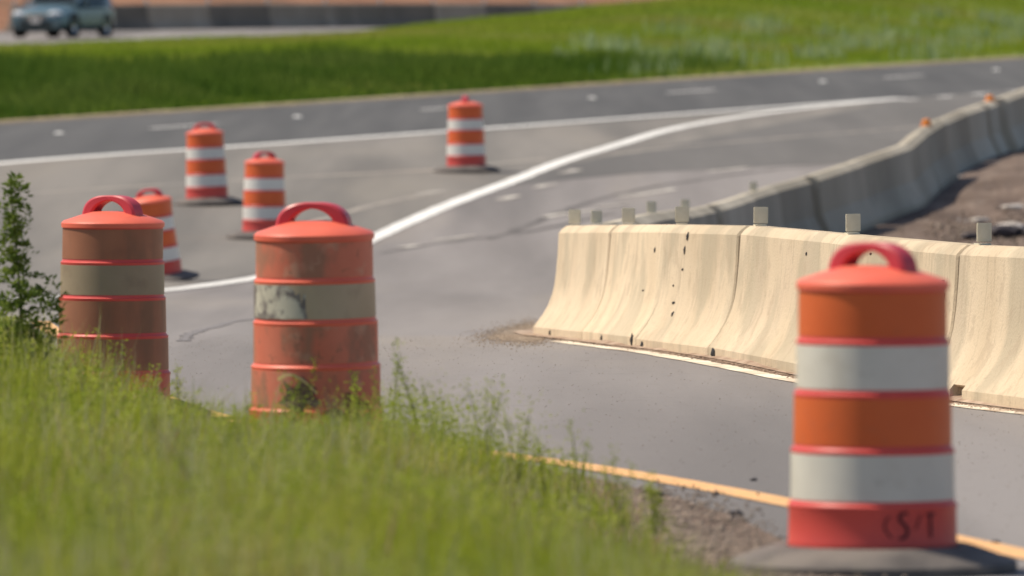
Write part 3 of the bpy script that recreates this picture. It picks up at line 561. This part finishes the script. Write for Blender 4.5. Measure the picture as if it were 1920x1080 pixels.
# leafy clover-like growth mixed through the grass
x, y = near_pts(130000); keep = vnoise(x, y, 4, 8) > .0; x, y = x[keep], y[keep]; h = near_h(x, y); c = np.stack([x, y, H(x, y) + h * (1 - R.random(len(x)) ** 2 * .6) * .95], 1)
tag(leaves('verge_weeds', c, R.uniform(.015, .034, len(x)), M['weed']), 'small leafy weeds mixed through the near grass bank', 'weeds', kind='stuff')
x, y = near_pts(26000); keep = vnoise(x, y, 2.2, 21) > .05; x, y = x[keep], y[keep]; h = near_h(x, y) * R.uniform(.9, 1.25, len(x))
tag(blades('grass_seedheads', x, y, h, np.full(len(x), .008), M['pale_weed'], .25), 'pale seed stalks scattered in the near grass', 'grass', kind='stuff')
n = 26000; x = R.normal(-.42, .26, n); y = R.normal(34.0, 1.5, n); k = (x < xb(y) + .05) & (y < 37); x, y = x[k], y[k]; c = np.stack([x, y, H(x, y) + R.random(len(x)) ** 1.6 * .42 * (.75 + .35 * vnoise(x, y, 7, 41))], 1)
tag(leaves('feathery_growth', c, R.uniform(.008, .02, len(x)), M['weed']), 'fine feathery growth beside the scuffed drum', 'weeds', kind='stuff')
x, y = near_pts(2600); h = near_h(x, y) * R.uniform(.8, 1.35, len(x))
tag(blades('straw', x, y, h, np.full(len(x), .009), M['dry'], .55), 'dry straw stems lying in the near grass', 'grass', kind='stuff')
# dry grass on the dirt margin
x = R.uniform(.2, 1.2, 9000); y = R.uniform(26, 33.5, 9000); k = (x > xb(y) - .35) & (x < xb(y) + .12 + .1 * vnoise(x, y, 6, 2)) & (R.random(9000) < .6 - (x - xb(y)) * 2); x, y = x[k], y[k]
tag(blades('dry_grass', x, y, R.uniform(.03, .13, len(x)), np.full(len(x), .006), M['dry'], .8), 'dry brown grass bits on the dirt shoulder', 'grass', kind='stuff')
x = R.uniform(.1, 1.2, 9000); y = R.uniform(26, 35, 9000); k = (x > xb(y) - .3) & (x < xb(y) + .16 * R.random(9000)) & (vnoise(x, y, 5, 12) > -.1); x, y = x[k], y[k]
tag(blades('shoulder_grass', x, y, R.uniform(.04, .20, len(x)), np.full(len(x), .006), M['weed'], .5), 'thin green grass creeping onto the dirt shoulder', 'grass', kind='stuff')

# tall wispy weeds standing out of the grass edge, each a plant with stem and leaves
def weed_plant(x, y, hgt, seed, label, m='weed', spread=.042, group='tall wispy weeds at the grass edge'):
    r = random.Random(seed); t = empty('tall_weed', (x, y, Hf(x, y)), r.uniform(0, 6)); tag(t, label, 'weed', group)
    bm = bmesh.new(); lv = []
    for b in range(r.randint(2, 4)):
        a = r.uniform(0, 6.28); l = r.uniform(.02, .12) * hgt * 2; top = hgt * r.uniform(.75, 1.0) if b else hgt; prev = None
        for k in range(9):
            s = k / 8; c = Vector((math.cos(a) * l * s * s, math.sin(a) * l * s * s, top * s)); w = .004 * (1 - .7 * s)
            ring = [bm.verts.new(c + Vector((w * math.cos(q), w * math.sin(q), 0))) for q in (0, 2.1, 4.2)]
            if prev:
                for q in range(3): bm.faces.new((prev[q], prev[(q + 1) % 3], ring[(q + 1) % 3], ring[q]))
            prev = ring
            if k > 1:
                for _ in range(20): lv.append((c.x + r.gauss(0, spread * (1.15 - s)), c.y + r.gauss(0, spread * (1.15 - s)), c.z + r.uniform(-.05, .05)))
    bm_obj('stem', bm, M['stem'], t); lv = np.array(lv); leaves('foliage', lv, R.uniform(.009, .022, len(lv)), M[m], t)
WP = [(-.48, 34.0, .62, 'tall wispy weed standing right of the scuffed drum, nearest to it'), (-.28, 33.0, .50, 'feathery weed between the scuffed drum and the open ramp'), (-.10, 32.6, .52, 'tall pointed weed over the ramp below the barrier nose'),
      (.02, 32.0, .44, 'bushy weed cluster left of where the orange line starts'), (.24, 31.3, .40, 'thin weed rising over the start of the orange line'), (.38, 30.4, .34, 'small weed in front of the orange line'), (-.62, 35.0, .46, 'weed leaning against the right foot of the scuffed drum'),
      (-.88, 34.4, .52, 'weed in front of the scuffed drum centre'), (-1.10, 34.6, .36, 'low weed at the left foot of the scuffed drum'), (-1.42, 36.2, .44, 'wispy weed in the gap between the two near-left drums'), (-1.33, 35.4, .32, 'short weed in the gap left of the scuffed drum'),
      (-1.72, 38.0, .50, 'tall weed in front of the brown banded drum'), (-1.9, 38.6, .42, 'weed at the left foot of the brown banded drum'), (-1.58, 37.6, .38, 'weed at the right foot of the brown banded drum'), (-.36, 34.4, .60, 'tallest faint weed spike right of the scuffed drum'),
      (-.2, 32.2, .40, 'weed in the dense clump right of the scuffed drum'), (.50, 29.6, .28, 'tiny weed by the dirt shoulder'), (.13, 31.2, .38, 'leaning weed near the start of the orange line'), (-.42, 31.4, .42, 'weed in front of the dense clump'), (-2.3, 39, .5, 'weed below the leafy bush at left')]
for k, (a, b, h_, lb) in enumerate(WP): weed_plant(a, b, h_ * .88, 100 + k, lb, 'weed' if k % 3 else 'weed')
# leafy bush at the left frame edge: central leader with feathery side branches
bx, by = -2.17, 37.2; t = empty('bush', (bx, by, Hf(bx, by))); tag(t, 'dark feathery green bush with a pointed top at the left frame edge', 'bush')
bm = bmesh.new(); prev = None
for k in range(12):
    s = k / 11; c = Vector((.03 * math.sin(4 * s), .02 * s, 1.22 * s)); w = .012 * (1 - .8 * s); ring = [bm.verts.new(c + Vector((w * math.cos(q), w * math.sin(q), 0))) for q in np.linspace(0, 6.28, 6)[:-1]]
    if prev:
        for q in range(5): bm.faces.new((prev[q], prev[(q + 1) % 5], ring[(q + 1) % 5], ring[q]))
    prev = ring
bm_obj('stem', bm, M['stem'], t)
BL = []
for k in range(58):
    f = (k + .5) / 58; z0 = .08 + 1.12 * f; L = (.22 if f < .5 else (.19 if f < .62 else .17 * (1.3 - f))) * random.uniform(.6, 1.3); a = k * 2.4
    n = int(80 * (1.35 - f)); u = R.random(n) ** .7; dr = L * u; zz = z0 + .5 * dr - .9 * L * u ** 3
    BL.append(np.stack([np.cos(a) * dr + R.normal(0, .012, n), np.sin(a) * dr + R.normal(0, .012, n), zz + R.normal(0, .008, n)], 1))
for z0, L, n in ((.64, .22, 200), (.50, .20, 170), (.38, .22, 170), (.26, .22, 170), (.16, .20, 150)):
    u = R.random(n); BL.append(np.stack([L * u, R.normal(0, .03, n), z0 + .42 * L * u + .10 * u - .18 * u ** 2.5 - (u > .6) * R.uniform(0, .08, n) + R.normal(0, .014, n)], 1))
BL = np.concatenate(BL); leaves('foliage', BL, R.uniform(.02, .045, len(BL)), M['bush'], t)['kind'] = 'stuff'

# median grass
def med_pts(n, o0, o1, a0=120, a1=330):
    o = R.uniform(o0, o1, n); a = R.uniform(a0, a1, n); x, y = OA(o, a); k = (np.abs(x) < .068 * y + 3) & (y > 138); return x[k], y[k]
def band_w(x): return np.clip(7.0 - .72 * x, 2.0, 20)
x, y = med_pts(520000, -86.9, -56.1); dist = -off(x, y) - 56; k = R.random(len(x)) < .25 + .75 * sstep((dist - band_w(x) * .75) / (band_w(x) * .35)); x, y = x[k], y[k]
hh = R.uniform(.08, .20, len(x)) * (1 + .4 * vnoise(x, y, .8, 5))
tag(blades('median_grass', x, y, hh, R.uniform(.016, .04, len(x)), M['median'], .5), 'bright green grass of the wide median', 'grass', kind='stuff')
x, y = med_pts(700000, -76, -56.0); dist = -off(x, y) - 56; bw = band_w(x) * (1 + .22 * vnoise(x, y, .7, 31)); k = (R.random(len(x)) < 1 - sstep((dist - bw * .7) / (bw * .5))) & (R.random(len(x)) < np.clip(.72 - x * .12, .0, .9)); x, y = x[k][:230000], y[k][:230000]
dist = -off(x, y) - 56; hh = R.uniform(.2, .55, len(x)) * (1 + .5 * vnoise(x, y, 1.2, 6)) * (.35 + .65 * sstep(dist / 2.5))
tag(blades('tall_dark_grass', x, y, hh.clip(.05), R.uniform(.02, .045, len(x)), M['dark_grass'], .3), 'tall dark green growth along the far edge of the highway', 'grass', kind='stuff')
x, y = med_pts(160000, -70, -56.4, 150); dist = -off(x, y) - 56; k = (x > 1) & (vnoise(x, y, 1.1, 9) > .45) & (R.random(len(x)) < .22); x, y = x[k], y[k]
tag(blades('pale_seedheads', x, y, R.uniform(.35, .7, len(x)), R.uniform(.02, .05, len(x)), M['seedhead'], .35), 'silvery seed heads in the median grass at right', 'grass', kind='stuff')

# ------------------------------------------------------------ stones, gravel and debris
def rocks(name, x, y, s, m, dz=0.0):
    n = len(x); ico = np.array([(0, 0, 1), (.9, 0, .2), (.28, .85, .3), (-.7, .5, .2), (-.7, -.5, .35), (.28, -.85, .2), (.5, .4, -.5), (-.4, .1, -.6), (.1, -.6, -.5)]); 
    f = np.array([(0, 1, 2), (0, 2, 3), (0, 3, 4), (0, 4, 5), (0, 5, 1), (1, 6, 2), (2, 6, 3), (3, 6, 7), (3, 7, 4), (4, 7, 8), (4, 8, 5), (5, 8, 1), (1, 8, 6), (6, 8, 7)])
    V = ico[None] * R.uniform(.6, 1.2, (n, 9, 1)); a = R.uniform(0, 6.28, n); ca, sa = np.cos(a)[:, None], np.sin(a)[:, None]; X = V[..., 0] * ca - V[..., 1] * sa; Y = V[..., 0] * sa + V[..., 1] * ca
    V = np.stack([X * s[:, None] + x[:, None], Y * s[:, None] + y[:, None], V[..., 2] * s[:, None] * .65 + (H(x, y) + s * .15 + dz)[:, None]], -1)
    F = (np.arange(n)[:, None, None] * 9 + f[None]).reshape(-1, 3); return link(name, mesh_np(name, V.reshape(-1, 3), F), m)
n = 16000; u = R.random(n) ** .8; x = R.normal(0, .18, n) + np.interp(u, [0, 1], [.35, .85]); y = np.interp(u, [0, 1], [33.8, 26]) + R.normal(0, .3, n); k = x > xb(y) - .3
tag(rocks('shoulder_gravel', x[k], y[k], R.uniform(.003, .011, k.sum()) * np.where(R.random(k.sum()) < .04, 2, 1), M['stone'], .008), 'brown gravel scattered on the dirt shoulder by the nearest drum', 'gravel', kind='stuff')
n1 = np.array(N1[:7]); q = R.random(9000) * 6; i0 = q.astype(int); fr = q - i0; px = n1[i0, 0] * (1 - fr) + n1[np.minimum(i0 + 1, 6), 0] * fr; py = n1[i0, 1] * (1 - fr) + n1[np.minimum(i0 + 1, 6), 1] * fr
o_ = .31 + np.abs(R.normal(0, .05, 9000)) ; tag(rocks('barrier_foot_debris', px - o_, py - .1, R.uniform(.003, .013, 9000), pbr('debris', (.20, .13, .09), (.42, .31, .23), 8, .95)), 'reddish dirt and grit lying along the foot of the near barrier', 'gravel', kind='stuff')
n = 15000; x = .22 - np.abs(R.normal(0, .17, n)) + R.normal(0, .05, n); y = 65.6 + R.normal(0, 2.6, n) + (x - .2) * 4
tag(rocks('nose_gravel', x, y, R.uniform(.002, .009, n) , pbr('debris_b', (.20, .15, .11), (.46, .37, .28), 8, .95)), 'grit and broken concrete spread round the barrier end', 'gravel', kind='stuff')
n = 5000; x = R.uniform(-2.5, 3, n); y = R.uniform(30, 64, n); k = x > xb(y) + .3; x, y = x[k], y[k]
tag(rocks('road_grit', x, y, R.uniform(.0015, .005, len(x)), M['stone']), 'fine grit scattered over the ramp pavement', 'gravel', kind='stuff')
sheet('dirt_drift', [(px_, py_) for px_, py_ in [(.12, 67.2), (.0, 65.8), (.07, 63.8), (.40, 60.5), (.76, 57.0), (1.17, 53.4), (1.62, 49.75), (2.18, 46.1), (2.77, 42.5)]],
      [(.55, 67.2), (.45, 65.5), (.44, 63.6), (.62, 60.5), (.98, 57.0), (1.38, 53.4), (1.84, 49.75), (2.40, 46.1), (2.98, 42.5)], 120, 10, pbr('drift', (.27, .18, .125), (.46, .35, .26), 4.5, .95, .6, 30), .011, .02)
def stone(x, y, s, m, label, name='stone', seed=0, cat='stone', flat=.6):
    bm = bmesh.new(); bmesh.ops.create_icosphere(bm, subdivisions=2, radius=1); rr = random.Random(seed)
    for v in bm.verts:
        k = 1 + .25 * math.sin(3 * v.co.x + seed) * math.cos(4 * v.co.y + seed) + rr.uniform(-.08, .08); v.co = Vector((v.co.x * 1.25 * k, v.co.y * k, v.co.z * flat * k)) * s
    o = bm_obj(name, bm, M[m]); o.location = (x, y, Hf(x, y) + s * flat * .6); tag(o, label, cat); return o
stone(.565, 33.3, .026, 'dark_stone', 'dark stone on the pavement in front of the orange line, leftmost of the dark ones', seed=1)
stone(.84, 32.05, .022, 'dark_stone', 'dark pebble between the orange line and the dirt, left of the nearest drum', seed=2)
stone(.80, 33.55, .013, 'dark_stone', 'tiny dark pebble just past the orange line', seed=3)
stone(1.72, 30.3, .013, 'dark_stone', 'tiny dark pebble right of the nearest drum by the orange line', seed=4)
stone(.98, 34.6, .012, 'dark_stone', 'tiny dark pebble on the ramp left of the nearest drum', seed=6)
for k, (x_, y_, s_, lb) in enumerate([(6.35, 108.5, .16, 'pale rubble lump on the dirt behind the near barrier, biggest of the pale ones'), (6.05, 110.2, .10, 'small pale rubble lump on the dirt, left of the big pale one'), (6.6, 112.6, .12, 'flat pale rubble lump on the dirt farther back')]):
    stone(x_, y_, s_, 'pale_debris', lb, 'rubble', 20 + k, 'rubble', .35).location.z += .12
for k, (x_, y_, s_, lb) in enumerate([(6.2, 107.6, .20, 'dark stone in the dark heap behind the near barrier, left one'), (6.75, 107.4, .26, 'large dark stone behind the rightmost reflector on the near barrier'), (5.75, 107.0, .10, 'small dark stone on the dirt left of the dark heap')]):
    stone(x_, y_, s_, 'dark_stone', lb, 'stone', 30 + k, 'stone', .45).location.z += .08
n = 900; x = R.normal(6.3, .45, n); y = R.normal(108.6, 1.6, n); tag(rocks('rubble_grit', x, y, R.uniform(.015, .045, n), M['stone'], .06), 'broken stone grit on the dirt between the barriers', 'gravel', kind='stuff')
